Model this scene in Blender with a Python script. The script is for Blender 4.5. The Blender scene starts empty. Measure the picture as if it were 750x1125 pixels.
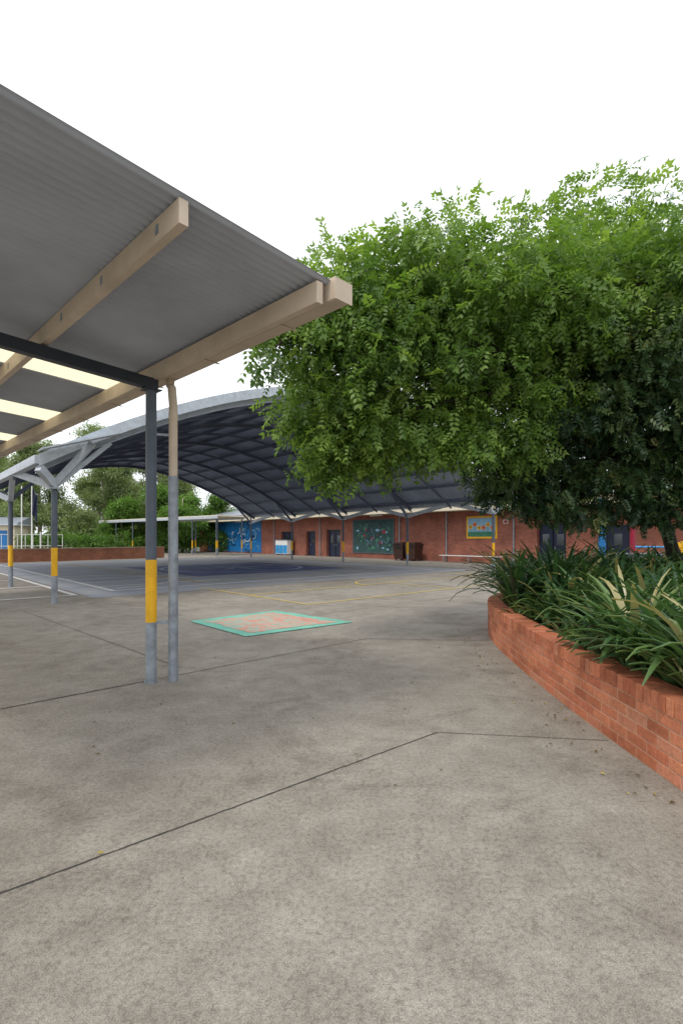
import bpy, math, random
import numpy as np
from mathutils import Vector, Matrix
random.seed(7); np.random.seed(7)
scene=bpy.context.scene
# ---------------------------------------------------------------- materials
def nt(name):
    m=bpy.data.materials.new(name); m.use_nodes=True
    t=m.node_tree; b=t.nodes['Principled BSDF']; return m,t,b
def ramp(t,fac,stops,interp='LINEAR'):
    r=t.nodes.new('ShaderNodeValToRGB'); r.color_ramp.interpolation=interp
    e=r.color_ramp.elements
    while len(e)<len(stops): e.new(0.5)
    for i,(p,c) in enumerate(stops):
        e[i].position=p; e[i].color=(c[0],c[1],c[2],1)
    t.links.new(fac,r.inputs['Fac']); return r.outputs['Color']
def noise(t,scale,detail=4,rough=.55,vec=None,dist=0):
    n=t.nodes.new('ShaderNodeTexNoise'); n.inputs['Scale'].default_value=scale
    n.inputs['Detail'].default_value=detail; n.inputs['Roughness'].default_value=rough
    n.inputs['Distortion'].default_value=dist
    if vec is None:
        tc=t.nodes.new('ShaderNodeTexCoord'); vec=tc.outputs['Object']
    t.links.new(vec,n.inputs['Vector']); return n.outputs['Fac']
def mix(t,fac,a,b,mode='MIX'):
    m=t.nodes.new('ShaderNodeMix'); m.data_type='RGBA'; m.blend_type=mode
    for s,v in ((0,fac),(6,a),(7,b)):
        if isinstance(v,(int,float)): m.inputs[s].default_value=v
        elif isinstance(v,tuple): m.inputs[s].default_value=(v[0],v[1],v[2],1)
        else: t.links.new(v,m.inputs[s])
    return m.outputs[2]
def bump(t,b,h,strength=.3,dist=.01):
    bm=t.nodes.new('ShaderNodeBump'); bm.inputs['Strength'].default_value=strength
    bm.inputs['Distance'].default_value=dist
    t.links.new(h,bm.inputs['Height']); t.links.new(bm.outputs['Normal'],b.inputs['Normal'])
def simple(name,col,rough=.6,metal=0,var=.25,scale=6,bmp=0.0,spec=.4):
    m,t,b=nt(name)
    n=noise(t,scale,5,.6)
    c=ramp(t,n,[(.25,tuple(x*(1-var) for x in col)),(.75,tuple(min(1,x*(1+var)) for x in col))])
    t.links.new(c,b.inputs['Base Color'])
    b.inputs['Roughness'].default_value=rough; b.inputs['Metallic'].default_value=metal
    b.inputs['Specular IOR Level'].default_value=spec
    if bmp: bump(t,b,noise(t,scale*8,3),bmp,.005)
    return m
def concrete():
    m,t,b=nt('weathered_concrete')
    n1=noise(t,.3,6,.6,dist=.6); n2=noise(t,3.2,7,.7); n3=noise(t,38,4,.75); n4=noise(t,170,2,.6)
    c=ramp(t,n1,[(.32,(.25,.225,.192)),(.5,(.305,.28,.245)),(.7,(.365,.34,.30))])
    c2=ramp(t,n2,[(.3,(.76,.74,.72)),(.62,(1.08,1.07,1.06))])
    c=mix(t,1.0,c,c2,'MULTIPLY')
    c3=ramp(t,n3,[(.34,(.58,.56,.54)),(.5,(1,1,1)),(.72,(1.3,1.3,1.27))])
    c=mix(t,.75,c,c3,'MULTIPLY')
    c4=ramp(t,n4,[(.36,(.5,.49,.47)),(.5,(1,1,1)),(.66,(1.4,1.4,1.38))])
    c=mix(t,.65,c,c4,'MULTIPLY')
    tc=t.nodes.new('ShaderNodeTexCoord')
    for sc,r,k in ((1.6,.035,.7),(.7,.03,.6)):
        v=t.nodes.new('ShaderNodeTexVoronoi'); v.inputs['Scale'].default_value=sc
        t.links.new(tc.outputs['Object'],v.inputs['Vector'])
        sp=ramp(t,v.outputs['Distance'],[(.0,(.42,.4,.38)),(r*.7,(.6,.58,.56)),(r,(1,1,1))])
        c=mix(t,k,c,sp,'MULTIPLY')
    n5=noise(t,.75,8,.72,dist=1.2)
    st=ramp(t,n5,[(.36,(.62,.6,.58)),(.47,(1,1,1))])
    c=mix(t,.6,c,st,'MULTIPLY')
    # fine hairline crazing: thin band of a distorted noise
    n6=noise(t,.55,7,.62,dist=.5)
    ck=ramp(t,n6,[(.4965,(1,1,1)),(.4995,(.55,.53,.5)),(.5005,(.55,.53,.5)),(.5035,(1,1,1))])
    c=mix(t,.45,c,ck,'MULTIPLY')
    t.links.new(c,b.inputs['Base Color']); b.inputs['Roughness'].default_value=.8
    b.inputs['Specular IOR Level'].default_value=.3
    bump(t,b,n4,.35,.004); return m
def wornpaint(name,cols,scale=1.5,wear=.5,dist=0,interp='LINEAR',base=(.27,.25,.22)):
    m,t,b=nt(name)
    n=noise(t,scale,3,.5,dist=dist)
    k=len(cols); c=ramp(t,n,[(.3+.4*i/max(1,k-1),cols[i]) for i in range(k)],interp)
    w=noise(t,9,6,.75); w2=noise(t,70,2,.7)
    f=ramp(t,w,[(wear-.1,(1,1,1)),(wear+.12,(0,0,0))])
    f2=ramp(t,w2,[(.35,(.4,.4,.4)),(.6,(0,0,0))])
    ff=mix(t,1.0,f,f2,'ADD')
    sep=t.nodes.new('ShaderNodeRGBToBW'); t.links.new(ff,sep.inputs[0])
    c=mix(t,sep.outputs[0],c,base)
    t.links.new(c,b.inputs['Base Color']); b.inputs['Roughness'].default_value=.7
    return m
def bricktex(name,c1,c2,mort):
    m,t,b=nt(name)
    uv=t.nodes.new('ShaderNodeUVMap'); uv.uv_map='UVMap'
    br=t.nodes.new('ShaderNodeTexBrick'); t.links.new(uv.outputs[0],br.inputs['Vector'])
    br.inputs['Color1'].default_value=(*c1,1); br.inputs['Color2'].default_value=(*c2,1)
    br.inputs['Mortar'].default_value=(*mort,1); br.inputs['Scale'].default_value=1
    br.inputs['Mortar Size'].default_value=.006; br.inputs['Brick Width'].default_value=.24
    br.inputs['Row Height'].default_value=.086
    n=noise(t,1.2,5,.6); c=ramp(t,n,[(.3,(.68,.68,.68)),(.7,(1.15,1.15,1.15))])
    c=mix(t,1.0,br.outputs['Color'],c,'MULTIPLY')
    t.links.new(c,b.inputs['Base Color']); b.inputs['Roughness'].default_value=.85
    return m
def attrmat(name,cols,attr='rnd',rough=.8,trans=0.0,fine=0,spec=.3):
    m,t,b=nt(name)
    a=t.nodes.new('ShaderNodeAttribute'); a.attribute_name=attr
    k=len(cols); c=ramp(t,a.outputs['Fac'],[(i/(k-1),cols[i]) for i in range(k)])
    if fine:
        n=noise(t,fine,4,.65); c=mix(t,.8,c,ramp(t,n,[(.3,(.7,.7,.7)),(.7,(1.2,1.2,1.2))]),'MULTIPLY')
        n2=noise(t,1.4,4,.6); c=mix(t,.9,c,ramp(t,n2,[(.35,(.68,.65,.63)),(.6,(1.08,1.08,1.08))]),'MULTIPLY')
        bump(t,b,n,.5,.004)
    t.links.new(c,b.inputs['Base Color']); b.inputs['Roughness'].default_value=rough
    b.inputs['Specular IOR Level'].default_value=spec
    if trans:
        tr=t.nodes.new('ShaderNodeBsdfTranslucent')
        cc=mix(t,1.0,c,(1.45,1.5,.75),'MULTIPLY'); t.links.new(cc,tr.inputs['Color'])
        ms=t.nodes.new('ShaderNodeMixShader'); ms.inputs[0].default_value=trans
        out=t.nodes['Material Output']
        t.links.new(b.outputs[0],ms.inputs[1]); t.links.new(tr.outputs[0],ms.inputs[2]); t.links.new(ms.outputs[0],out.inputs['Surface'])
    return m
M={}
M['concrete']=concrete()
M['grass']=simple('dry_grass',(.13,.16,.06),.95,0,.4,.8)
M['court']=wornpaint('court_surface',[(.26,.28,.34),(.33,.35,.40),(.38,.39,.41)],.7,.32,base=(.32,.31,.30))
M['navy']=wornpaint('navy_court_paint',[(.035,.06,.20),(.06,.10,.28),(.12,.16,.36)],1.2,.30,base=(.2,.22,.3))
M['navy2']=wornpaint('pale_court_paint',[(.3,.38,.62),(.5,.56,.72)],1.2,.34)
M['wline']=wornpaint('white_line_paint',[(.80,.80,.80),(.84,.84,.82)],3,.22)
M['yline']=wornpaint('yellow_line_paint',[(.70,.48,.06),(.66,.5,.12)],3,.32)
M['turq']=wornpaint('turquoise_paint',[(.10,.50,.38),(.2,.62,.48)],2,.36)
M['pink']=wornpaint('map_paint',[(.2,.55,.42),(.66,.24,.18),(.68,.36,.27),(.28,.52,.42),(.68,.33,.25),(.7,.28,.22)],3.2,.34,.8)
M['joint']=simple('dark_joint_groove',(.06,.055,.05),.95)  # dark colour of the thin paving grooves
M['joint2']=simple('joint_filler',(.15,.135,.115),.95)
M['steel']=simple('blue_grey_steel_paint',(.085,.105,.135),.45,0,.15,5)
M['dark']=simple('dark_steel_paint',(.03,.035,.048),.45,0,.2,5)
M['galv']=simple('galvanised_steel',(.28,.31,.35),.5,.3,.35,9)
M['galvl']=simple('galvanised_strut',(.46,.50,.55),.5,.1,.2,6)
M['yellow']=simple('yellow_safety_paint',(.80,.43,.012),.5,0,.15,7)
M['beige']=simple('beige_paint',(.54,.44,.34),.6,0,.18,2.5)
M['cream']=simple('cream_fascia_paint',(.72,.64,.48),.6,0,.12,2)
M['awnsheet']=simple('awning_sheet',(.38,.41,.47),.55,.0,.16,1.2)
M['cansheet']=simple('canopy_sheet',(.30,.34,.44),.55,.0,.25,.7)
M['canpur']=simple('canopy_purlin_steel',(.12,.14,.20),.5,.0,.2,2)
M['mortar']=simple('mortar',(.46,.27,.18),.9,0,.2,12,.3)
M['bedbrick']=attrmat('orange_brick',[(.40,.13,.065),(.54,.185,.095),(.62,.235,.125),(.48,.15,.08),(.58,.25,.15)],rough=.8,fine=35)
M['brick']=bricktex('red_brick',(.27,.085,.055),(.36,.12,.075),(.28,.16,.12))
M['brick2']=bricktex('orange_brick_wall',(.42,.15,.08),(.50,.2,.11),(.42,.28,.2))
M['soil']=simple('garden_soil',(.075,.052,.036),.95,0,.5,14,.8)
M['door']=simple('navy_door_paint',(.014,.02,.05),.4,0,.2,3)
M['black']=simple('dark_opening',(.012,.012,.014),.6)
M['window']=simple('window_glass',(.02,.03,.045),.08,0,.2,1,0,.8)
M['bin']=simple('brown_bin_plastic',(.05,.022,.016),.45,0,.3,4)
M['white']=simple('white_paint',(.75,.75,.73),.5,0,.06,4)
M['blue']=simple('blue_paint',(.015,.16,.42),.4,0,.1,4)
M['red']=simple('red_paint',(.30,.015,.04),.4,0,.1,4)
M['green']=simple('green_paint',(.05,.2,.12),.6,0,.3,4)
M['orange']=simple('orange_paint',(.7,.2,.03),.5,0,.2,4)
M['sky']=simple('pale_blue_paint',(.25,.45,.62),.5,0,.2,4)
M['lightblue']=simple('bright_blue_paint',(.03,.28,.6),.5,0,.3,3)
M['teal']=simple('chalk_teal_paint',(.035,.085,.08),.7,0,.4,3)
M['bark']=simple('bark',(.05,.04,.032),.9,0,.4,14,.8)
M['gumbark']=simple('gum_bark',(.36,.31,.25),.85,0,.35,3,.5)
M['leafA']=attrmat('ash_leaves',[(.05,.10,.025),(.11,.20,.04),(.19,.30,.06),(.29,.41,.10)],rough=.45,trans=.45,spec=.45)
M['leafB']=attrmat('dark_leaves',[(.02,.045,.022),(.04,.082,.034),(.08,.14,.05),(.16,.22,.08),(.42,.40,.16)],rough=.42,trans=.34,spec=.45)
M['leafG']=attrmat('gum_leaves',[(.13,.18,.08),(.20,.26,.12),(.29,.35,.18)],rough=.6,trans=.42)
M['leafS']=attrmat('shrub_leaves',[(.05,.11,.022),(.11,.21,.042),(.18,.32,.065)],rough=.6,trans=.4)
M['agap']=attrmat('agapanthus_leaf',[(.018,.045,.022),(.036,.086,.034),(.065,.14,.045),(.12,.2,.06),(.38,.34,.16)],rough=.33,trans=.22,spec=.55)
M['litter']=attrmat('leaf_litter',[(.08,.05,.02),(.2,.13,.04),(.4,.32,.06)])
def fibre():
    m,t,b=nt('translucent_fibreglass')
    tr=t.nodes.new('ShaderNodeBsdfTranslucent'); tr.inputs['Color'].default_value=(.95,.86,.60,1)
    ms=t.nodes.new('ShaderNodeMixShader'); ms.inputs[0].default_value=.8
    c=ramp(t,noise(t,3,4,.6),[(.3,(.62,.56,.38)),(.7,(.85,.8,.6))]);t.links.new(c,b.inputs['Base Color']); b.inputs['Roughness'].default_value=.5
    t.links.new(b.outputs[0],ms.inputs[1]); t.links.new(tr.outputs[0],ms.inputs[2])
    t.links.new(ms.outputs[0],t.nodes['Material Output'].inputs['Surface']); return m
M['fibre']=fibre()
# ---------------------------------------------------------------- mesh builder
class MB:
    def __init__(s): s.v=[];s.f=[];s.m=[];s.uv=[];s.r=[];s.mats=[]
    def mi(s,k):
        if k not in s.mats: s.mats.append(k)
        return s.mats.index(k)
    def face(s,pts,mat,uv=None,r=.5):
        i=len(s.v); s.v+= [tuple(p) for p in pts]; s.f.append(tuple(range(i,i+len(pts))))
        s.m.append(s.mi(mat)); s.uv.append(uv or [(0,0)]*len(pts)); s.r.append(r)
    def raw(s,vs,fs,mat,r=.5):
        i=len(s.v); s.v+=[tuple(p) for p in vs]; k=s.mi(mat)
        for f in fs:
            s.f.append(tuple(i+j for j in f)); s.m.append(k); s.uv.append([(0,0)]*len(f)); s.r.append(r)
    def obox(s,c,ax,ay,az,hx,hy,hz,mat,r=.5):
        c=Vector(c);ax=Vector(ax).normalized()*hx;ay=Vector(ay).normalized()*hy;az=Vector(az).normalized()*hz
        v=[c+ax*i+ay*j+az*k for i in(-1,1) for j in(-1,1) for k in(-1,1)]
        s.raw(v,[(0,1,3,2),(4,6,7,5),(0,4,5,1),(2,3,7,6),(0,2,6,4),(1,5,7,3)],mat,r)
    def beam(s,p0,p1,w,h,mat,r=.5):
        p0=Vector(p0);p1=Vector(p1);t=(p1-p0);L=t.length;t.normalize()
        side=t.cross(Vector((0,0,1)))
        if side.length<1e-4: side=Vector((1,0,0))
        side.normalize();up=side.cross(t)
        s.obox((p0+p1)/2,t,side,up,L/2,w/2,h/2,mat,r)
    def tube(s,pts,rad,mat,seg=12,r=.5,cap=True):
        pts=[Vector(p) for p in pts]
        if not hasattr(rad,'__len__'): rad=[rad]*len(pts)
        rings=[];prev=None
        for i,p in enumerate(pts):
            t=(pts[min(i+1,len(pts)-1)]-pts[max(i-1,0)]).normalized()
            if prev is None:
                a=t.cross(Vector((0,0,1)))
                if a.length<1e-3:a=t.cross(Vector((1,0,0)))
            else: a=prev-t*prev.dot(t)
            a.normalize();prev=a;b=t.cross(a)
            rings.append([p+(a*math.cos(2*math.pi*k/seg)+b*math.sin(2*math.pi*k/seg))*rad[i] for k in range(seg)])
        vs=[q for R in rings for q in R];fs=[]
        for i in range(len(pts)-1):
            for k in range(seg):
                k2=(k+1)%seg; fs.append((i*seg+k,i*seg+k2,(i+1)*seg+k2,(i+1)*seg+k))
        if cap: fs.append(tuple(range(seg))[::-1]); fs.append(tuple((len(pts)-1)*seg+k for k in range(seg)))
        s.raw(vs,fs,mat,r)
    def build(s,name,parent=None,smooth=False):
        me=bpy.data.meshes.new(name); me.from_pydata(s.v,[],s.f)
        for k in s.mats: me.materials.append(M[k])
        me.polygons.foreach_set('material_index',s.m)
        ul=me.uv_layers.new(name='UVMap'); ul.data.foreach_set('uv',[c for u in s.uv for p in u for c in p])
        a=me.attributes.new('rnd','FLOAT','FACE'); a.data.foreach_set('value',s.r)
        if smooth: me.polygons.foreach_set('use_smooth',[True]*len(s.f))
        me.update(); o=bpy.data.objects.new(name,me); scene.collection.objects.link(o)
        if parent: o.parent=parent
        return o
def empty(name):
    e=bpy.data.objects.new(name,None); scene.collection.objects.link(e); return e
def npmesh(name,V,F,R,mat,parent=None,smooth=False):
    me=bpy.data.meshes.new(name); n=len(F); k=F.shape[1]
    me.vertices.add(len(V)); me.vertices.foreach_set('co',V.astype(np.float32).ravel())
    me.loops.add(n*k); me.loops.foreach_set('vertex_index',F.astype(np.int32).ravel())
    me.polygons.add(n); me.polygons.foreach_set('loop_start',np.arange(0,n*k,k,dtype=np.int32))
    me.update(calc_edges=True)
    a=me.attributes.new('rnd','FLOAT','FACE'); a.data.foreach_set('value',R.astype(np.float32))
    if smooth: me.polygons.foreach_set('use_smooth',np.ones(n,dtype=bool))
    me.materials.append(M[mat]); me.validate()
    o=bpy.data.objects.new(name,me); scene.collection.objects.link(o)
    if parent:o.parent=parent
    return o
def C(n,d,z=0): return Vector((.742*n-.67*d,.67*n+.742*d,z))   # yard grid of canopy/building
def A(n,s,z=0): return Vector((.70*n-.715*s,.715*n+.70*s,z))   # awning grid
CN=Vector((.742,.67,0));CD=Vector((-.67,.742,0));AN=Vector((.70,.715,0));AS=Vector((-.715,.70,0));UP=Vector((0,0,1))
# ---------------------------------------------------------------- ground
g=MB(); g.face([(-500,-300,-.004),(500,-300,-.004),(500,700,-.004),(-500,700,-.004)],'grass'); g.build('ground')
g=MB(); g.face([(-60,-15,0),(60,-15,0),(60,95,0),(-45,75,0),(-60,40,0)],'concrete'); g.build('concrete_pavement')
g=MB(); g.face([C(4.2,14.5,.004),C(22,14.5,.004),C(22,37.2,.004),C(4.2,37.2,.004)],'court'); g.build('court_surface')
def strip(g,p,q,w,mat,z):
    p=Vector(p);q=Vector(q);t=(q-p).normalized();s=Vector((-t.y,t.x,0))*w/2
    g.face([(p-s).xy.to_3d()+UP*z,(q-s).xy.to_3d()+UP*z,(q+s).xy.to_3d()+UP*z,(p+s).xy.to_3d()+UP*z],mat)
def rect(g,n0,n1,d0,d1,w,mat,z):
    h=w/2
    strip(g,C(n0,d0-h),C(n0,d1+h),w,mat,z);strip(g,C(n1,d0-h),C(n1,d1+h),w,mat,z)
    strip(g,C(n0+h,d0),C(n1-h,d0),w,mat,z);strip(g,C(n0+h,d1),C(n1-h,d1),w,mat,z)
def arc(g,n,d,r,a0,a1,w,mat,z,seg=40):
    for i in range(seg):
        t0=a0+(a1-a0)*i/seg;t1=a0+(a1-a0)*(i+1)/seg
        g.face([C(n+(r-w/2)*math.cos(t0),d+(r-w/2)*math.sin(t0),z),C(n+(r-w/2)*math.cos(t1),d+(r-w/2)*math.sin(t1),z),
                C(n+(r+w/2)*math.cos(t1),d+(r+w/2)*math.sin(t1),z),C(n+(r+w/2)*math.cos(t0),d+(r+w/2)*math.sin(t0),z)],mat)
g=MB()
rect(g,5.2,20.6,16,36,.16,'wline',.012)
for k in (17.6,19.4,21.2,23,31,33.5): strip(g,C(5.29,k),C(9.6,k),.15,'wline',.012)
rect(g,-1.5,4.0,15.5,33,.14,'wline',.012)
strip(g,C(1.3,15.6),C(1.3,32.9),.14,'wline',.012)
for k in (19,22.5,26,29.5): strip(g,C(-1.4,k),C(3.9,k),.14,'wline',.0125)
arc(g,5.3,19.9,3.2,-1.5,1.5,.14,'wline',.0135)
g.build('white_court_lines')
g=MB()
rect(g,7.6,19.2,9.6,15.2,.08,'yline',.008)
strip(g,C(7.65,12.3),C(19.1,12.3),.08,'yline',.008)
strip(g,C(13.4,9.7),C(13.4,12.2),.08,'yline',.0085)
arc(g,13.4,12.3,1.2,0,math.pi,.08,'yline',.0095)
rect(g,8.5,18.5,17,34.5,.11,'yline',.0145)
g.build('yellow_court_lines')
g=MB(); c=(13.9,24.0);h=4.2
g.face([C(c[0]-h,c[1]-h,.018),C(c[0]+h,c[1]-h,.018),C(c[0]+h,c[1]+h,.018),C(c[0]-h,c[1]+h,.018)],'navy')
arc(g,c[0],c[1],3.6,0,2*math.pi,.22,'navy2',.024)
for k in range(8):
    a=k*math.pi/4; L=3.3 if k%2==0 else 2.2
    tip=C(c[0]+L*math.cos(a),c[1]+L*math.sin(a),.028+k*.0005)
    p1=C(c[0]+.8*math.cos(a+.39),c[1]+.8*math.sin(a+.39),.028+k*.0005);p2=C(c[0],c[1],.028+k*.0005)
    g.face([p2,tip,p1],'navy2')
g.build('painted_compass_mural')
g=MB()
q=[Vector((-2.9,9.74,0)),Vector((-1.54,8.22,0)),Vector((.22,9.63,0)),Vector((-1.45,11.15,0))]
cc=sum(q,Vector())/4
g.face([p+UP*.012 for p in q],'turq')
inn=[cc+(p-cc)*.82 for p in q];rw=random.Random(2);po=[]
for i in range(4):
    for k in range(8):
        p=inn[i].lerp(inn[(i+1)%4],k/8);po.append(cc+(p-cc)*rw.uniform(.93,1.02)+UP*.016)
g.face(po,'pink')
g.build('painted_map_mural')
g=MB()
def jag(g,p,q,w,mat,z,n=14,j=.006):
    # slightly irregular joint: chipped edges
    p=Vector(p);q=Vector(q);t=(q-p).normalized();s=Vector((-t.y,t.x,0));rj=random.Random(int(p.x*100)+n)
    L=[];R=[]
    for i in range(n*4+1):
        c0=p.lerp(q,i/(n*4));a=w/2*rj.uniform(.55,1.3);o=rj.uniform(-j,j)*.3
        L.append(c0+s*(a+o)+UP*z);R.append(c0-s*(w/2*rj.uniform(.55,1.3)-o)+UP*z)
    for i in range(n*4): g.face([R[i],R[i+1],L[i+1],L[i]],mat)
jag(g,(-3.9,4.1,0),(-2.14,5.72,0),.02,'joint',.004)
jag(g,(-2.14,5.72,0),(.4,8.1,0),.018,'joint2',.004); jag(g,(.4,8.1,0),(2.3,7.9,0),.016,'joint2',.004)
jag(g,(-1.4,2.4,0),(.785,4.19,0),.010,'joint',.004,22); jag(g,(.785,4.19,0),(2.1,4.02,0),.009,'joint2',.0045)
jag(g,(-5.5,-.95,0),(-1.4,2.4,0),.010,'joint',.0045,30)
jag(g,A(3.1,5.8),A(3.1,13),.014,'joint2',.005)
jag(g,C(6,8.2),C(26,8.2),.016,'joint2',.0045,30)
g.build('pavement_joints')
# ---------------------------------------------------------------- near awning
aw=empty('covered_walkway_awning')
def az(n): return 3.52+.065*(2.75-n)
S0,S1,N0,N1=2.75,17.0,-1.6,2.80
def sheetpart(name,sa,sb,mat):
    p=.076;k=int((sb-sa)/p*6);V=[];F=[]
    rows=[N0,(N0+N1)/2,N1]
    for i in range(k+1):
        s=sa+(sb-sa)*i/k;dz=.011*math.sin(2*math.pi*s/p)
        for n in rows: V.append(A(n,s,az(n)+.012+dz))
    for i in range(k):
        for j in range(2): a=i*3+j;F.append((a,a+1,a+4,a+3))
    b=MB();b.raw(V,F,mat);b.build(name,aw,True)
sk=[(6.1,6.86),(8.6,9.36),(11.1,11.86),(13.6,14.36)]
last=S0
for i,(a,b_) in enumerate(sk):
    sheetpart('roof_sheet',last,a,'awnsheet');sheetpart('skylight_sheet',a,b_,'fibre');last=b_
sheetpart('roof_sheet',last,S1,'awnsheet')
b=MB()
for n,mat in ((1.5,'beige'),(.1,'beige'),(-1.3,'beige')):
    b.beam(A(n,S0+.02,az(n)-.075),A(n,S1,az(n)-.075),.06,.15,mat)
b.beam(A(2.60,S0+.02,3.43),A(2.60,S1,3.43),.06,.16,'beige')
for s in np.arange(S0+.3,S1,.9):
    b.obox(A(1.5,s,az(1.5)-.075),AN,AS,UP,.034,.02,.03,'galv')
b.build('purlins',aw)
b=MB()
prof=[(2.69,3.56),(2.69,3.40),(2.70,3.39),(2.83,3.39),(2.845,3.405),(2.85,3.52),(2.87,3.53),(2.87,3.545),(2.84,3.545),(2.83,3.41),(2.705,3.41),(2.705,3.56)]
V=[];k=len(prof)
for s in (S0-.05,S1): V+=[A(n,s,z) for n,z in prof]
b.raw(V,[(i,(i+1)%k,k+(i+1)%k,k+i) for i in range(k)]+[tuple(range(k))[::-1],tuple(range(k,2*k))],'beige')
b.obox(A(2.775,S0-.055,3.47),AN,AS,UP,.09,.006,.08,'beige')
for s in np.arange(S0+.6,S1,1.2): b.beam(A(2.68,s,3.384),A(2.86,s,3.384),.025,.006,'beige')
b.build('gutter',aw)
b=MB()
def post(b,p,top,r,y0=.67,y1=1.36):
    p=Vector((p[0],p[1],0))
    b.tube([p,p+UP*y0],r,'galv',16);b.tube([p+UP*y0,p+UP*y1],r+.002,'yellow',16);b.tube([p+UP*y1,p+UP*top],r,'steel',16)
    b.tube([p+UP*.0,p+UP*.02],r+.015,'galv',16)
for s in (5.45,13.6):
    post(b,A(2.56,s),3.245,.058)
    b.beam(A(2.62,s,3.30),A(-1.6,s,3.30+.065*4.2),.10,.115,'dark')
    b.obox(A(2.56,s,3.236),AN,AS,UP,.09,.08,.006,'dark')
    post(b,A(-1.45,s),3.51,.058)
b.build('posts_and_beams',aw)
b=MB()
dp=Vector((-1.885,5.72,0))
gt=A(2.77,5.42,3.39)
b.tube([gt,gt-UP*.07,gt*.5+Vector((dp.x,dp.y,3.2))*.5,Vector((dp.x,dp.y,3.08)),Vector((dp.x,dp.y,2.27))],.047,'beige',14)
b.tube([Vector((dp.x,dp.y,2.29)),dp],.054,'galv',16)
b.tube([Vector((dp.x,dp.y,3.0)),Vector((dp.x,dp.y,2.92))],.051,'beige',14)
p1=A(2.56,5.45)
b.beam((p1.x,p1.y,.66),(dp.x,dp.y,.66),.03,.035,'galv')
b.beam((p1.x,p1.y,2.75),(dp.x,dp.y,2.75),.02,.025,'galv')
b.build('downpipe',aw)
b=MB()
b.obox(A(.9,9.6,az(.9)-.20),AS,AN,UP,.6,.05,.035,'white');b.build('batten_light',aw)
# ---------------------------------------------------------------- arched canopy
can=empty('arched_canopy')
NL,NR,NC=2.75,23.25,13.0
D0,D1=13.6,37.2
def cz(n): return 6.9-3.4*(abs(n-NC)/10.25)**1.79
ns=np.linspace(NL,NR,57)
ds=np.arange(D0,D1+.01,.05)
V=[];F=[]
for i,d in enumerate(ds):
    off=.04 if (i%4) in (0,1) else 0.0
    for n in ns: V.append(C(n,d,cz(n)+off))
w=len(ns)
for i in range(len(ds)-1):
    for j in range(w-1): a=i*w+j;F.append((a,a+1,a+w+1,a+w))
b=MB();b.raw(V,F,'cansheet');b.build('roof_sheets',can)
b=MB();
for n in np.linspace(NL+.35,NR-.35,17):
    b.beam(C(n,D0+.03,cz(n)-.10),C(n,D1-.03,cz(n)-.10),.07,.14,'canpur')
b.build('purlins',can)
frames=[13.95,19.6,25.2,30.9,36.6]
def sweep(b,d,dz0,dz1,w,mat,n0=NL,n1=NR,k=48):
    xs=np.linspace(n0,n1,k+1);V=[]
    for n in xs:
        for dd,zz in ((-w/2,dz0),(w/2,dz0),(w/2,dz1),(-w/2,dz1)): V.append(C(n,d+dd,cz(n)+zz))
    F=[]
    for i in range(k):
        for j in range(4): F.append((i*4+j,i*4+(j+1)%4,i*4+4+(j+1)%4,i*4+4+j))
    F+=[(3,2,1,0),(k*4,k*4+1,k*4+2,k*4+3)]
    b.raw(V,F,mat)
b=MB()
for d in frames:
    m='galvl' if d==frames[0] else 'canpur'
    sweep(b,d,-.36,-.34,.14,m);sweep(b,d,-.20,-.18,.14,m);sweep(b,d,-.34,-.20,.02,m)
for d in [(frames[i]+frames[i+1])/2 for i in range(4)]: sweep(b,d,-.30,-.18,.06,'canpur')
sweep(b,D0-.02,-.22,.07,.03,'galvl');sweep(b,D1+.02,-.20,.07,.03,'galvl')
b.build('arched_ribs',can)
b=MB()
for ne,pn in ((NL,3.15),(NR,22.9)):
    b.beam(C(ne,D0,3.44),C(ne,D1,3.44),.18,.20,'galvl')
    zt=2.80
    for i,d in enumerate(frames):
        post(b,C(pn,d),zt,.07)
        b.obox(C(pn,d,zt+.01),CN,CD,UP,.13,.13,.012,'galvl')
        for sg in (-1,1):
            dm=d+sg*2.83
            if dm<D0 or dm>D1: dm=D0+.02 if sg<0 else D1-.02
            zt2=3.46 if abs(dm-d)>2 else 3.25
            b.beam(C(pn,d+sg*.02,zt+.08),C(ne,dm,zt2),.14,.19,'galvl')
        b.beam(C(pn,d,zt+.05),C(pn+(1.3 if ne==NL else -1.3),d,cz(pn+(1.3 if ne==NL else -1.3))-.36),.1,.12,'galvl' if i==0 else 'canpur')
b.beam(C(3.15,frames[0],2.9),C(3.9,D0-.1,3.95),.12,.16,'galvl')
b.beam(C(2.7,D0-.35,3.62),C(4.4,D0-.35,4.2),.5,.03,'galvl')
b.build('posts_and_zigzag_struts',can)
# ---------------------------------------------------------------- school building
sb=empty('brick_school_building')
WN=28.5
def wallquad(b,n0,d0,n1,d1,z0,z1,mat):
    L=math.hypot(n1-n0,d1-d0);o=d0+n0
    b.face([C(n0,d0,z0),C(n1,d1,z0),C(n1,d1,z1),C(n0,d0,z1)],mat,[(o,z0),(o+L,z0),(o+L,z1),(o,z1)])
openings=[(9.5,10.8,0,2.3),(12.8,14.5,0,2.45),(31.7,33.5,0,2.3),(35.0,36.3,0,2.2),(38.2,40.2,0,2.2)]
b=MB();d=1.0;H=3.35
for o in openings:
    wallquad(b,WN,d,WN,o[0],0,H,'brick');wallquad(b,WN,o[0],WN,o[1],o[3],H,'brick')
    for e in(0,1): wallquad(b,WN,o[e],WN+.35,o[e],0,o[3],'brick')
    b.face([C(WN,o[0],o[3]),C(WN,o[1],o[3]),C(WN+.35,o[1],o[3]),C(WN+.35,o[0],o[3])],'brick')
    d=o[1]
wallquad(b,WN,d,WN,57,0,H,'brick')
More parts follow.
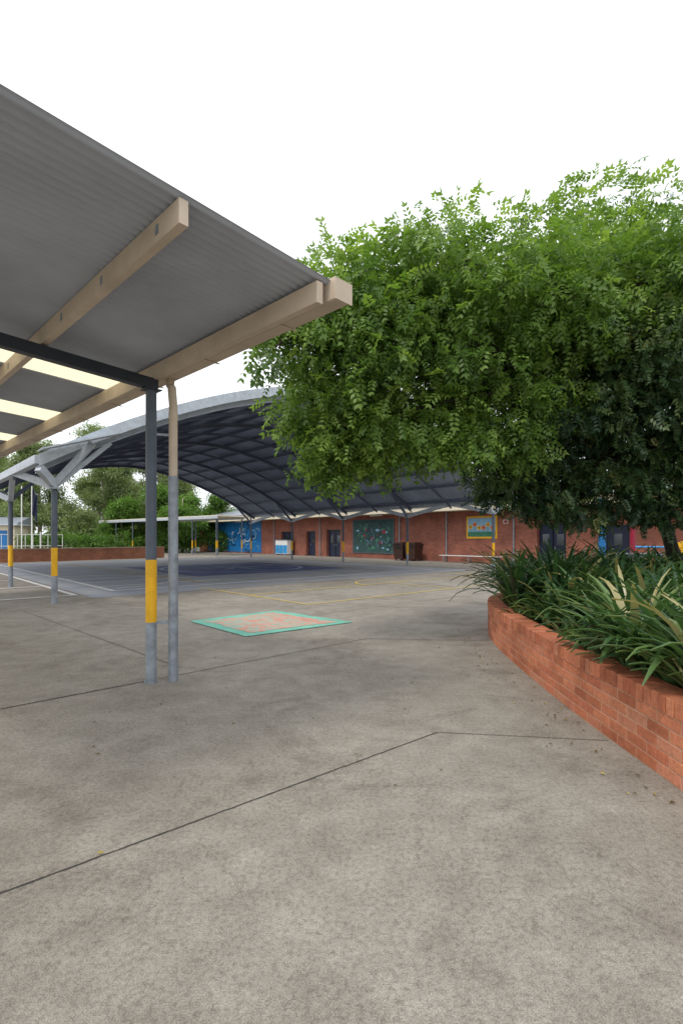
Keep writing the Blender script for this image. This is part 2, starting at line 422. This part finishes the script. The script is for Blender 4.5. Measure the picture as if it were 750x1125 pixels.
wallquad(b,WN,57,WN+9,57,0,H,'brick');wallquad(b,WN,1,WN+9,1,0,H,'brick');wallquad(b,WN+9,1,WN+9,57,0,H,'brick')
b.build('walls',sb)
b=MB()
for o in openings:
    m=(o[0]+o[1])/2;w=(o[1]-o[0])
    b.face([C(WN+.34,o[0],0.02),C(WN+.34,o[1],.02),C(WN+.34,o[1],o[3]),C(WN+.34,o[0],o[3])],'black')
    k=2 if w>1.4 else 1
    for j in range(k):
        c0=o[0]+w*(j+.5)/k
        b.obox(C(WN+.28,c0,o[3]/2-.02),CD,CN,UP,w/k/2-.04,.025,o[3]/2-.05,'door')
        b.obox(C(WN+.245,c0,1.5),CD,CN,UP,.2,.006,.32,'window')
        b.obox(C(WN+.23,c0+.3*(1 if j else -1)*-1,1.0),CD,CN,UP,.02,.02,.09,'galv')
    b.obox(C(WN+.2,m,o[3]-.03),CD,CN,UP,w/2,.05,.03,'steel')
b.build('doors',sb)
b=MB()
b.face([C(WN-1.5,.4,H+.02),C(WN-1.5,57.6,H+.02),C(WN+9.5,57.6,H+.02),C(WN+9.5,.4,H+.02)],'cream')
b.obox(C(WN-1.52,29,H+.25),CD,CN,UP,28.6,.02,.25,'cream')
b.obox(C(WN-1.60,29,H+.43),CD,CN,UP,28.6,.06,.06,'beige')
for a0 in (.4,57.6): b.obox(C(WN+4,a0,H+.25),CN,CD,UP,5.5,.02,.25,'cream')
b.face([C(WN-1.62,.3,H+.52),C(WN-1.62,57.7,H+.52),C(WN+4,57.7,H+1.9),C(WN+4,.3,H+1.9)],'galv')
b.face([C(WN+9.6,.3,H+.52),C(WN+9.6,57.7,H+.52),C(WN+4,57.7,H+1.9),C(WN+4,.3,H+1.9)],'galv')
b.build('roof',sb)
b=MB()
for d in (15.95,20.9,25.1,34.3,41.3):
    b.tube([C(WN-.07,d,0),C(WN-.07,d,H)],.05,'galv',10)
b.build('wall_downpipes',sb)
b=MB()
for d in (17,27,37,47): b.obox(C(WN-.6,d,H-.05),CD,CN,UP,.6,.06,.05,'white')
b.build('soffit_lights',sb)
def wpoly(b,pts,mat,lift): b.face([C(WN-lift,d,z) for d,z in pts],mat)
b=MB()
b.obox(C(WN-.02,49.2,1.72),CD,CN,UP,5.6,.015,1.6,'blue')
rs=random.Random(3)
for i in range(60):
    d=rs.uniform(44.1,54.4);z=rs.uniform(.5,2.9);r0=rs.uniform(.15,.6)
    n=10;k=rs.uniform(.06,.18);a0=rs.uniform(0,6);a1=a0+rs.uniform(1.2,4.0);mat=rs.choice(['lightblue','sky','lightblue','door','door','white','sky'])
    for j in range(n):
        t0=a0+(a1-a0)*j/n;t1=a0+(a1-a0)*(j+1)/n
        wpoly(b,[(d+r0*math.cos(t0),z+r0*math.sin(t0)*.7),(d+r0*math.cos(t1),z+r0*math.sin(t1)*.7),(d+(r0+k)*math.cos(t1),z+(r0+k)*math.sin(t1)*.7),(d+(r0+k)*math.cos(t0),z+(r0+k)*math.sin(t0)*.7)],mat,.04+i*.0015)
wpoly(b,[(54.9,.3),(55.9,.3),(55.9,2.9),(54.9,2.9)],'orange',.02)
b.build('blue_wall_mural')
b=MB()
b.obox(C(WN-.02,27.9,1.72),CD,CN,UP,2.2,.02,1.28,'teal')
for a in (-2.2,2.2): b.obox(C(WN-.03,27.9+a,1.72),CD,CN,UP,.04,.03,1.32,'steel')
for z in (.42,3.02): b.obox(C(WN-.03,27.9,z),CD,CN,UP,2.16,.03,.03,'steel')
for i in range(70):
    d=rs.uniform(26,29.7);z=rs.uniform(.7,2.7);n=7;r0=rs.uniform(.04,.22);q=rs.uniform(.4,1)
    wpoly(b,[(d+r0*rs.uniform(.6,1.2)*math.cos(6.283*j/n),z+q*r0*math.sin(6.283*j/n)) for j in range(n)],rs.choice(['green','green','teal','bin','green','red','sky','teal','door']),.045+i*.0008)
for i in range(16):
    d=rs.uniform(26,29.5);z=rs.uniform(.8,2.6);a=rs.uniform(0,3.1);L=rs.uniform(.2,.6)
    dx,dz=math.cos(a)*L/2,math.sin(a)*L/2;ex,ez=-math.sin(a)*.012,math.cos(a)*.012
    wpoly(b,[(d-dx-ex,z-dz-ez),(d+dx-ex,z+dz-ez),(d+dx+ex,z+dz+ez),(d-dx+ex,z-dz+ez)],'sky',.11+i*.001)
b.build('painted_wall_mural')
b=MB()
b.obox(C(WN-.02,18.2,2.28),CD,CN,UP,1.12,.02,.72,'yellow')
wpoly(b,[(17.2,1.68),(19.2,1.68),(19.2,2.88),(17.2,2.88)],'sky',.045)
wpoly(b,[(17.2,1.68),(19.2,1.68),(19.2,2.0),(17.2,2.0)],'green',.049)
for i in range(6):
    d=17.4+i*.32;z=2.35+.12*rs.uniform(-1,1)
    wpoly(b,[(d-.02,1.75),(d+.02,1.75),(d+.02,z),(d-.02,z)],'green',.053)
    wpoly(b,[(d+.15*math.cos(j*.785),z+.15*math.sin(j*.785)) for j in range(8)],'yellow' if i%2 else 'orange',.057)
    wpoly(b,[(d+.06*math.cos(j*.785),z+.06*math.sin(j*.785)) for j in range(8)],'bin' if i%2 else 'red',.061)
b.build('framed_flower_poster')
b=MB();b.obox(C(WN-.02,16.5,2.6),CD,CN,UP,.16,.015,.12,'white');b.obox(C(WN-.037,16.5,2.6),CD,CN,UP,.12,.003,.08,'red');b.build('wall_sign')
b=MB()
for k in (-.16,.0,.16): b.obox(C(27.6+k,18.5,.455),CD,CN,UP,2.2,.07,.02,'white')
for d in (16.6,18.5,20.4):
    for k in(-.17,.17): b.obox(C(27.6+k,d,.2),CD,CN,UP,.025,.025,.2,'galv')
    b.obox(C(27.6,d,.415),CD,CN,UP,.025,.22,.018,'galv')
b.build('park_bench')
for bd in (22.95,24.05):
    b=MB();c0=C(27.5,bd,0)
    z0,z1=.12,1.12
    vs=[c0+CD*a*s+CN*e*s+UP*z for z,s in((z0,.38),(z1,.46)) for a,e in((-1,-1),(1,-1),(1,1),(-1,1))]
    b.raw(vs,[(0,1,2,3),(4,5,6,7),(0,1,5,4),(1,2,6,5),(2,3,7,6),(3,0,4,7)],'bin')
    b.obox(c0+UP*1.15,CD,CN,UP,.49,.49,.035,'bin');b.obox(c0+UP*1.24,CD,CN,UP,.4,.4,.06,'bin')
    b.obox(c0+UP*.95-CN*.465,CD,CN,UP,.25,.01,.08,'black')
    b.obox(c0-CN*.5+UP*1.18,CD,CN,UP,.3,.03,.02,'black')
    for a in(-1,1):
        b.tube([c0+CD*(a*.3-.04)+CN*.3+UP*.1,c0+CD*(a*.3+.04)+CN*.3+UP*.1],.1,'black',12);b.obox(c0+CD*a*.3-CN*.3+UP*.06,CD,CN,UP,.04,.04,.06,'black')
    b.build('rubbish_bin')
b=MB();c0=C(27.9,38.9,0)
b.obox(c0+UP*.75,CD,CN,UP,.95,.3,.65,'white')
for j in(-1,0,1): b.obox(c0+CD*j*.62+UP*.55-CN*.31,CD,CN,UP,.28,.012,.38,'lightblue')
b.obox(c0+UP*1.42,CD,CN,UP,1.0,.34,.03,'steel')
for a in(-.85,.85): b.obox(c0+CD*a+UP*.05,CD,CN,UP,.05,.25,.05,'steel')
b.build('storage_cabinet')
# ---------------------------------------------------------------- low brick wall
b=MB()
def bwall(b,pts,th,h,mat,cap):
    u=0
    for i in range(len(pts)-1):
        p=Vector(pts[i]);q=Vector(pts[i+1]);t=(q-p);L=t.length;t.normalize();s=Vector((-t.y,t.x,0))*th/2
        for sg in(-1,1):
            b.face([p+s*sg,q+s*sg,q+s*sg+UP*h,p+s*sg+UP*h],mat,[(u,0),(u+L,0),(u+L,h),(u,h)])
        b.obox((p+q)/2+UP*(h+.04),t,s,UP,L/2,th/2+.02,.04,cap);u+=L
    for p in (pts[0],pts[-1]):
        p=Vector(p);b.face([p-s,p+s,p+s+UP*h,p-s+UP*h],mat,[(0,0),(th,0),(th,h),(0,h)])
pts=[C(-12,42)]+[C(-12+2.9*i,40.4-1.4*math.sin(i/10*math.pi)) for i in range(1,11)]
bwall(b,pts,.35,.82,'brick2','brick2')
b.build('low_brick_wall')
b=MB()
for i in range(70):
    p=C(-24+.5*i,44,0);b.beam(p,p+UP*1.9,.03,.03,'white')
    if i%6==0:b.tube([p,p+UP*2.05],.05,'white',8)
for z in(.15,1.0,1.85): b.beam(C(-24,44,z),C(10.5,44,z),.05,.05,'white')
b.build('metal_fence')
b=MB()
p=Vector((-27.3,45,0))
b.tube([p,p+UP*3.5,p+UP*7.3],[.06,.05,.035],'white',12);b.tube([p+UP*7.3,p+UP*7.42],.07,'white',10)
fl=[];
for i in range(9):
    for j in range(7): fl.append(p+Vector((.08+.06*i-.02*j,.09*math.sin(i*1.4+j*.3),6.0-.35*j-.12*i)))
b.raw(fl,[(i*7+j,i*7+j+1,(i+1)*7+j+1,(i+1)*7+j) for i in range(8) for j in range(6)],'door')
b.tube([p+Vector((-.9,0,0)),p+Vector((-.9,0,6.2))],.045,'white',10)
b.build('flagpole')
b=MB()
p0=Vector((-27.0,60,0));p1=Vector((-9.8,45.5,0));t=(p1-p0).normalized();s=Vector((-t.y,t.x,0))
L=(p1-p0).length
b.obox((p0+p1)/2+UP*3.55,t,s,UP,L/2,1.5,.05,'cream')
for sg in(-1,1):
    b.obox((p0+p1)/2+UP*3.42+s*1.5*sg,t,s,UP,L/2,.05,.12,'galvl')
    for k in range(7):
        q=p0+t*(.3+(L-.6)*k/6)+s*1.4*sg;post(b,q,3.3,.06)
b.build('covered_walkway')
# pale portable classroom beyond the fence
pc=empty('pale_classroom_building')
b=MB();c0=Vector((-39,53,0));X=Vector((1,.25,0)).normalized();Y=Vector((-X.y,X.x,0))
b.obox(c0+UP*1.6,X,Y,UP,5.5,3,1.25,'cream');b.obox(c0+UP*.2,X,Y,UP,5.4,2.9,.15,'steel');b.build('walls',pc)
b=MB();b.obox(c0+UP*2.95,X,Y,UP,5.9,3.5,.09,'galvl')
vs=[c0+X*sx*5.9+Y*sy*3.5+UP*3.045 for sx,sy in((-1,-1),(1,-1),(1,1),(-1,1))]+[c0-X*5.9+UP*3.8,c0+X*5.9+UP*3.8]
b.raw(vs,[(0,1,5,4),(2,3,4,5),(0,4,3),(1,2,5)],'galv');b.build('roof',pc)
b=MB()
for k in (-3.6,-.6,2.4): b.obox(c0+X*k-Y*3.01+UP*1.9,X,Y,UP,.9,.03,.5,'white');b.obox(c0+X*k-Y*3.045+UP*1.9,X,Y,UP,.82,.008,.43,'window')
b.obox(c0+X*4.4-Y*3.02+UP*1.35,X,Y,UP,.45,.03,1.0,'blue');b.build('windows_and_door',pc)
# play equipment
b=MB()
b.tube([(8.17,16,0),(8.17,16,2.85)],.11,'blue',14);b.tube([(9.75,17.1,0),(9.75,17.1,2.95)],.085,'red',14)
b.tube([(11.2,16.2,0),(11.2,16.2,2.9)],.11,'blue',14)
b.obox((9.9,16.1,1.05),(1,.1,0),(-.1,1,0),UP,1.2,.9,.05,'steel')
n=16
b.face([(9.7,15.15,.5),(10.6,15.15,.5)]+[(10.15+.45*math.cos(math.pi*i/n),15.15,1.1+.4*math.sin(math.pi*i/n)) for i in range(n+1)],'yellow')
b.face([(9.85,15.13,.6),(10.45,15.13,.6),(10.45,15.13,1.0),(9.85,15.13,1.0)],'lightblue')
for k in range(2): b.tube([(10.9+.5*k,14.8,0),(10.9+.5*k,14.8,1.5+.2*k),(11.6+.5*k,14.5,1.8)],.04,'green' if k else 'red',8)
b.tube([(9.75,17.1,1.3),(11.2,16.2,1.3)],.03,'lightblue',8)
b.build('play_equipment')
# ---------------------------------------------------------------- garden bed wall
ctrl=[(2.16,1.0),(2.14,3.2),(2.12,4.4),(2.14,5.4),(2.2,6.6),(2.3,7.7),(2.5,8.7),(2.9,9.55),(3.6,10.3),(4.8,10.85),(7,11.1),(10,11.2),(14,11.2)]
def catmull(P,n=24):
    P=[Vector((x,y,0)) for x,y in P];P=[P[0]*2-P[1]]+P+[P[-1]*2-P[-2]];o=[]
    for i in range(1,len(P)-2):
        for k in range(n):
            t=k/n;a,b_,c,d=P[i-1:i+3]
            o.append(.5*((2*b_)+(c-a)*t+(2*a-5*b_+4*c-d)*t*t+(3*b_-a-3*c+d)*t**3))
    o.append(P[-2]);return o
pl=catmull(ctrl);cum=[0]
for i in range(len(pl)-1): cum.append(cum[-1]+(pl[i+1]-pl[i]).length)
def at(s):
    s=max(0,min(cum[-1]-1e-4,s));i=int(np.searchsorted(cum,s,side='right')-1);i=min(i,len(pl)-2)
    f=(s-cum[i])/(cum[i+1]-cum[i]);p=pl[i].lerp(pl[i+1],f);t=(pl[i+1]-pl[i]).normalized();return p,t,Vector((-t.y,t.x,0))
bed=empty('raised_brick_garden_bed')
b=MB()
V=[];ss=np.arange(0,cum[-1],.08)
for s in ss:
    p,t,n=at(s);V+=[p-n*.004,p-n*.004+UP*.545,p-n*.222+UP*.545,p-n*.222]
b.raw(V,[(i*4+j,i*4+j+1,i*4+j+5,i*4+j+4) for i in range(len(ss)-1) for j in range(3)],'mortar');b.build('mortar_core',bed)
b=MB();rb=random.Random(5)
ch=.086
for c_ in range(5):
    s=(.12 if c_%2 else 0)+.06
    while s<cum[-1]-.3:
        p,t,n=at(s+.115);o=rb.uniform(-.0015,.0015)
        b.obox(p-n*(.05-o)+UP*(c_*ch+.043+.004),t,n,UP,.1145,.05,.0385,'bedbrick',rb.random());s+=.24
s=.04
while s<cum[-1]-.1:
    p,t,n=at(s+.038);o=rb.uniform(-.003,.003)
    b.obox(p-n*(.112-o)+UP*(5*ch+.066+rb.uniform(-.0015,.0015)),t,n,UP,.0365,.118,.058,'bedbrick',rb.random());s+=.083
o=b.build('bricks',bed)
bv=o.modifiers.new('bev','BEVEL');bv.width=.004;bv.segments=1
b=MB()
inner=[at(s)[0]-at(s)[2]*.2 for s in np.arange(0,cum[-1],.3)]
for i in range(len(inner)-1):
    p,q=inner[i],inner[i+1]
    b.face([(p.x,p.y,.47),(q.x,q.y,.47),(14,q.y if q.y<11 else 10.9,.5),(14,p.y if p.y<11 else 10.9,.5)],'soil')
b.build('soil',bed)
# ---------------------------------------------------------------- agapanthus
def straps(clumps,name,seed,wmul=1.0):
    rg=np.random.RandomState(seed);VV=[];FF=[];RR=[];base=0;K=7
    for (cx,cy,cz0,L,cnt,tone) in clumps:
        for i in range(cnt):
            az_=rg.uniform(0,2*np.pi);ln=L*rg.uniform(.6,1.12);w=rg.uniform(.018,.031)*wmul
            tilt=rg.uniform(.08,.75);curl=rg.uniform(.8,2.5)
            dirx,diry=np.cos(az_),np.sin(az_);px_,py_=-diry,dirx;sw=rg.normal(0,.12)
            r0=rg.uniform(0,.07);x=r0;z=0;th=np.pi/2-tilt
            for k in range(K+1):
                f=k/K;ww=w*(1-.85*f**3)*(.7+.6*min(1,f*3) if f<.33 else 1.3*1);lat=sw*f*f*L
                X=cx+dirx*x+px_*lat;Y=cy+diry*x+py_*lat;Z=cz0+z
                VV+= [(X-px_*ww,Y-py_*ww,Z+.006),(X,Y,Z-.004),(X+px_*ww,Y+py_*ww,Z+.006)]
                x+=ln/K*np.cos(th);z+=ln/K*np.sin(th);th-=curl*(.4+1.2*f)/K
            tn=np.clip(tone+rg.normal(0,.17),0,.8)
            if rg.rand()<.035: tn=1.
            for k in range(K):
                for m in (0,1):
                    a=base+k*3+m;FF.append((a,a+1,a+4,a+3));RR.append(tn)
            base+=3*(K+1)
    npmesh(name,np.array(VV),np.array(FF),np.array(RR),'agap',None,True)
rc=np.random.RandomState(11);cl=[]
def inside(x,y):
    return min(((pl[i]-Vector((x,y,0))).length,i) for i in range(0,len(pl),3))
for yy in np.arange(3.0,10.9,.40):
    for xx in np.arange(2.35,9.5,.40):
        x=xx+rc.uniform(-.13,.13);y=yy+rc.uniform(-.13,.13)
        dd,i=inside(x,y);p=pl[i];j=min(i+3,len(pl)-1);t=(pl[j]-pl[max(i-3,0)]).normalized();nn=Vector((-t.y,t.x,0))
        if (Vector((x,y,0))-p).dot(nn)>-.25: continue
        if 4.8<y<7.0 and x<2.9 and rc.rand()<.75: continue
        big=.84+.26*(y>7)+rc.uniform(-.10,.14)
        if x<2.75 and y<7: big*=.82
        cl.append((x,y,.48,big,rc.randint(28,42),rc.uniform(.2,.58)))
for (x,y) in [(2.42,3.35),(2.45,3.8),(2.44,4.25),(2.6,4.55),(2.5,3.05),(2.75,4.0)]: cl.append((x,y,.50,.90,48,.52))
straps(cl,'agapanthus_plants',2)
cl2=[(rc.uniform(2.45,3.1),rc.uniform(4.7,7.2),.47,.3,12,.66) for _ in range(34)]
straps(cl2,'low_groundcover_plants',5,.6)
# ---------------------------------------------------------------- trees
def rotmats(n,rg,out,droop):
    d=out+rg.normal(0,.6,(n,3));d[:,2]-=droop;d/=np.linalg.norm(d,axis=1)[:,None]
    u=np.tile(np.array([0,0,1.]),(n,1))+rg.normal(0,.5,(n,3))
    s=np.cross(u,d);s/=np.linalg.norm(s,axis=1)[:,None];u=np.cross(d,s);return d,s,u
def frond_template(pairs,L,ll,lw):
    V=[];
    for k in range(pairs):
        x=L*(.2+.75*k/(pairs-1));dz=-.35*L*(x/L)**2
        for sg in(-1,1):
            ax,ay=.5,sg*.86
            sc=(1-.25*abs(k/(pairs-1)-.5))*random.uniform(.8,1.15)
            l=ll*sc;bx,by=-ay*lw*.5,ax*lw*.5;dr=random.uniform(.0,.035)
            V+=[(x,0,dz),(x+ax*l*.45+bx,ay*l*.45+by,dz-.01),(x+ax*l,ay*l,dz-.02-dr),(x+ax*l*.45-bx,ay*l*.45-by,dz-.01-dr*.4)]
    x=L*.95;V+=[(x,0,-.33*L),(x+ll*.45,lw*.5,-.36*L),(x+ll,0,-.4*L),(x+ll*.45,-lw*.5,-.36*L)]
    return np.array(V)
def crown(name,blobs,tmpl,dens,sub,subr,mat,seed,parent,droop=.5,tone0=.45,inner=.5,flower=0):
    rg=np.random.RandomState(seed);Vs=[];Rs=[];tips=[]
    nq=len(tmpl)//4
    for (x,y,z,r) in blobs:
        ns_=int(sub*r*r)+5
        dirs=rg.normal(0,1,(ns_,3));dirs/=np.linalg.norm(dirs,axis=1)[:,None]
        rad=r*(inner+(1.10-inner)*rg.rand(ns_)**.6)
        cs=np.array([x,y,z])+dirs*rad[:,None]*np.array([1,1,.8])
        for c,dv in zip(cs,dirs):
            n=max(3,int(rg.normal(dens,dens*.35)));tips.append(c)
            pos=c+rg.normal(0,subr,(n,3))*np.array([1,1,.6])
            D_,S_,U_=rotmats(n,rg,dv*.7,droop);sc=rg.uniform(.65,1.25,n)
            P=pos[:,None,:]+sc[:,None,None]*(tmpl[None,:,0,None]*D_[:,None,:]+tmpl[None,:,1,None]*S_[:,None,:]+tmpl[None,:,2,None]*U_[:,None,:])
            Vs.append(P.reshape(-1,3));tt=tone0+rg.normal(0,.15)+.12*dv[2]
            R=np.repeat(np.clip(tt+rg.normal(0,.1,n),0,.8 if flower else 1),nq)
            if flower and rg.rand()<flower: R[:nq]=1.
            Rs.append(R)
    V=np.concatenate(Vs);R=np.concatenate(Rs);F=np.arange(len(V)).reshape(-1,4)
    npmesh(name,V,F,R,mat,parent);print(name,len(F));return tips
def branches(b,root,trunk,blobs,tips,mat,seed,r0,rt=.035):
    rg=random.Random(seed);b.tube(trunk[0],trunk[1],mat,12);forks=trunk[2]
    tips=[Vector(t) for t in tips]
    for (x,y,z,r) in blobs:
        c=Vector((x,y,z));f=min(forks,key=lambda q:(q-c).length);mid=f.lerp(c,.5)+Vector((rg.uniform(-.2,.2),rg.uniform(-.2,.2),.25*rg.random()))
        q=[f,f.lerp(mid,.5)+Vector((rg.uniform(-.08,.08),0,.08)),mid,mid.lerp(c,.5)+Vector((0,rg.uniform(-.1,.1),.05)),c]
        L=(c-f).length;rb_=min(r0,.015+.015*L);b.tube(q,[rb_,rb_*.8,rb_*.6,rb_*.45,rb_*.3],mat,7)
        near=sorted([t for t in tips if (t-c).length<r*1.15],key=lambda t:rg.random())[:int(7+8*r)]
        for t in near:
            m=c.lerp(t,.5)+Vector((rg.uniform(-.06,.06),rg.uniform(-.06,.06),.05));b.tube([c,m,t],[rb_*.28,rb_*.2,.004],mat,5)
ash=empty('ash_tree')
blobsA=[(-.62,6.5,4.2,.5),(-.25,6.9,4.7,.6),(-.75,6.8,4.55,.35),(.08,7.0,3.95,.72),(-.3,7.0,3.45,.42),(-.3,7.0,3.0,.30),(.2,7.1,3.3,.6),(-.05,7.3,2.8,.36),(.5,7.3,2.9,.42),(.15,7.2,2.65,.26),
 (.4,6.8,4.5,.7),(.95,7.0,4.3,.9),(.95,7.1,3.3,.72),(1.0,7.6,5.2,.9),(.2,7.2,5.1,.6),(2.0,7.1,4.4,1.0),(1.7,7.3,3.15,.6),(2.5,7.6,3.5,.8),(2.4,8.0,5.5,1.1),(1.5,7.0,5.3,.8),(3.0,7.0,5.0,1.0),(3.5,7.8,4.9,1.1),
 (3.9,8.3,6.1,1.2),(4.4,7.2,5.2,1.0),(5.2,8.2,5.6,1.3),(6.7,7.9,5.9,1.4),(6.3,6.9,4.9,1.2),(5.6,7.2,5.5,1.0),(5.2,9.6,6.3,1.3),(8.0,8.5,5.2,1.4),(1.2,8.6,4.4,.9),(2.6,9.4,5.0,1.1),(4.0,10.0,5.2,1.2),(7.5,6.2,4.4,1.1),(7.0,9.8,5.5,1.3)]
tm=frond_template(4,.21,.085,.038)
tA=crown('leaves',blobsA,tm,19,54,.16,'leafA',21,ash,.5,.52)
b=MB()
tr=[Vector((6.9,7.8,.4)),Vector((6.85,7.8,1.3)),Vector((6.7,7.85,2.2)),Vector((6.4,7.8,3.1)),Vector((6.1,7.8,4.2))]
branches(b,None,(tr,[.2,.16,.14,.12,.08],[tr[3],tr[4],Vector((4.6,7.8,4.0)),Vector((3.0,7.6,3.9))]),blobsA,tA,'bark',3,.06)
b.tube([tr[2],Vector((5.6,7.8,3.4)),Vector((4.6,7.8,4.0)),Vector((3.0,7.6,3.9))],[.11,.09,.075,.05],'bark',9)
b.build('trunk_and_limbs',ash,True)
dk=empty('dark_leaved_tree')
blobsB=[(2.9,8.3,3.3,.8),(2.65,8.3,2.7,.5),(2.8,8.3,2.35,.33),(3.4,8.4,2.5,.55),(3.35,8.3,2.2,.36),(3.6,7.8,3.7,.95),(3.9,8.2,2.3,.45),(4.3,8.2,2.8,.8),(4.4,7.4,4.1,.9),(4.6,7.7,3.6,.9),(4.6,8.2,2.25,.42),(5.2,8.3,2.6,.75),(5.2,7.9,2.15,.42),(5.6,7.7,3.8,1.0),(5.9,7.2,4.4,.8),
 (6.1,8.0,2.25,.55),(6.4,8.3,2.9,.85),(6.5,8.2,4.2,1.0),(4.2,9.4,3.4,.9),(5.6,9.6,3.2,1.0),(7.4,8.6,3.3,1.0),(5.0,7.6,4.6,.8),(7.0,9.6,4.2,1.1),(4.0,8.0,4.4,.7),(3.0,9.0,2.9,.6),(6.4,9.6,2.6,.7)]
tm2=frond_template(5,.20,.07,.032)
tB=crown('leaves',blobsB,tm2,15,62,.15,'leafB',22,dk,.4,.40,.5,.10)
b=MB()
tr=[Vector((6.3,9.5,.4)),Vector((6.1,9.3,1.1)),Vector((5.75,9.0,1.7)),Vector((5.4,8.8,2.15)),Vector((5.1,8.5,3.0))]
branches(b,None,(tr,[.14,.12,.105,.09,.06],[tr[3],tr[4],tr[2]]),blobsB,tB,'bark',4,.06)
b.build('trunk_and_limbs',dk,True)
tg=np.array([(0,0,0),(.2,.09,-.06),(.45,0,-.2),(.2,-.09,-.06), (0,.1,0),(-.12,.3,-.1),(-.1,.5,-.25),(.0,.3,-.1), (0,0,.1),(-.2,-.2,.05),(-.4,-.3,-.1),(-.25,-.1,0)],float)
def gum(x,y,h,seed,mat='leafG',name='gum_tree'):
    e=empty(name);rg=random.Random(seed);bl=[]
    for i in range(22):
        f=rg.uniform(.3,1);rr=h*.22*(1.25-f)+.5;a=rg.uniform(0,6.28)
        bl.append((x+rr*1.3*math.cos(a)*rg.random()**.5,y+rr*1.3*math.sin(a)*rg.random()**.5,h*f-.5,h*rg.uniform(.07,.12)))
    tps=crown('leaves',bl,tg*.85,11,20 if h>9 else 34,.4,mat,seed,e,.5,.55,.3)
    b=MB();tk=[Vector((x,y,0)),Vector((x+.2,y,h*.3)),Vector((x-.1,y+.2,h*.55)),Vector((x+.1,y,h*.85))]
    branches(b,None,(tk,[h*.02,h*.016,h*.012,h*.005],[tk[1],tk[2],tk[3]]),bl,tps,'gumbark',seed,.1)
    b.build('trunk_and_limbs',e,True)
for i,(x,y,h) in enumerate([(-45,62,15),(-35,59,13),(-29,62,14.5),(-50,70,16),(-33,72,16),(-22,66,11),(-25,70,14)]): gum(x,y,h,40+i)
for i,(x,y,h) in enumerate([(-17.5,56,7),(-13.5,60,8),(-25,58,6),(-21,60,7.5)]): gum(x,y,h,60+i,'leafS','shrub_tree')
rg=random.Random(8);bl=[]
for i in range(95):
    x=-110+i*1.9+rg.uniform(-1,1);bl.append((x,95+rg.uniform(-6,8),rg.uniform(1,6),rg.uniform(2,3.6)))
crown('distant_trees',bl,tg*2.2,10,2.6,.7,'leafG',77,None,.4,.4,.4)
bl=[(-32+i*1.1+rg.uniform(-.4,.4),52+i*.3+rg.uniform(-.6,.6),rg.uniform(.7,1.5),rg.uniform(.8,1.2)) for i in range(22)]
crown('hedge',bl,tg*.8,10,14,.3,'leafS',78,None,.3,.4,.5)
V=[];F=[];R=[];rg=np.random.RandomState(9)
for i in range(150):
    if i<100: x=2.06-abs(rg.normal(0,.22));y=rg.uniform(3.0,9)
    else: x=rg.uniform(-3.5,2);y=rg.uniform(2.2,9)
    a=rg.uniform(0,6.28);l=rg.uniform(.008,.024);w=l*.4;z=.02
    for (u,v,zz) in((-l,0,-.01),(0,w,.0),(l,0,-.008),(0,-w,-.006)): V.append((x+u*math.cos(a)-v*math.sin(a),y+u*math.sin(a)+v*math.cos(a),z+zz))
    F.append([4*i,4*i+1,4*i+2,4*i+3]);R.append(rg.rand()**2 if i%6 else 1)
npmesh('fallen_leaves',np.array(V),np.array(F),np.array(R),'litter')
# ---------------------------------------------------------------- light
az_s,el=math.radians(215),math.radians(55)
sd=Vector((math.sin(az_s)*math.cos(el),math.cos(az_s)*math.cos(el),math.sin(el)))
L=bpy.data.lights.new('sun','SUN');L.energy=1.5;L.angle=math.radians(12);L.color=(1,.95,.87)
lo=bpy.data.objects.new('sun',L);scene.collection.objects.link(lo);lo.rotation_euler=(-sd).to_track_quat('-Z','Y').to_euler()
w=bpy.data.worlds.new('World');scene.world=w;w.use_nodes=True;t=w.node_tree;bg=t.nodes['Background']
sky=t.nodes.new('ShaderNodeTexSky');sky.sky_type='NISHITA';sky.sun_disc=False;sky.sun_elevation=el;sky.sun_rotation=az_s
sky.dust_density=3
tc=t.nodes.new('ShaderNodeTexCoord');nn=noise(t,2.5,6,.6,vec=tc.outputs['Generated'],dist=.4)
cf=ramp(t,nn,[(.35,(.86,.86,.86)),(.6,(.97,.97,.97))])
bw=t.nodes.new('ShaderNodeRGBToBW');t.links.new(cf,bw.inputs[0])
col=mix(t,bw.outputs[0],sky.outputs[0],(9.3,9.6,10.0))
t.links.new(col,bg.inputs['Color']);bg.inputs['Strength'].default_value=.15
# ---------------------------------------------------------------- camera
cd=bpy.data.cameras.new('camera');co=bpy.data.objects.new('camera',cd);scene.collection.objects.link(co)
co.location=(0,0,1.6);co.rotation_euler=(math.radians(90),0,0);cd.lens=17.92;cd.sensor_width=36;cd.shift_y=.0253;cd.clip_end=2000;cd.clip_start=.05
scene.camera=co
scene.view_settings.view_transform='Standard';scene.view_settings.look='None';scene.view_settings.exposure=0
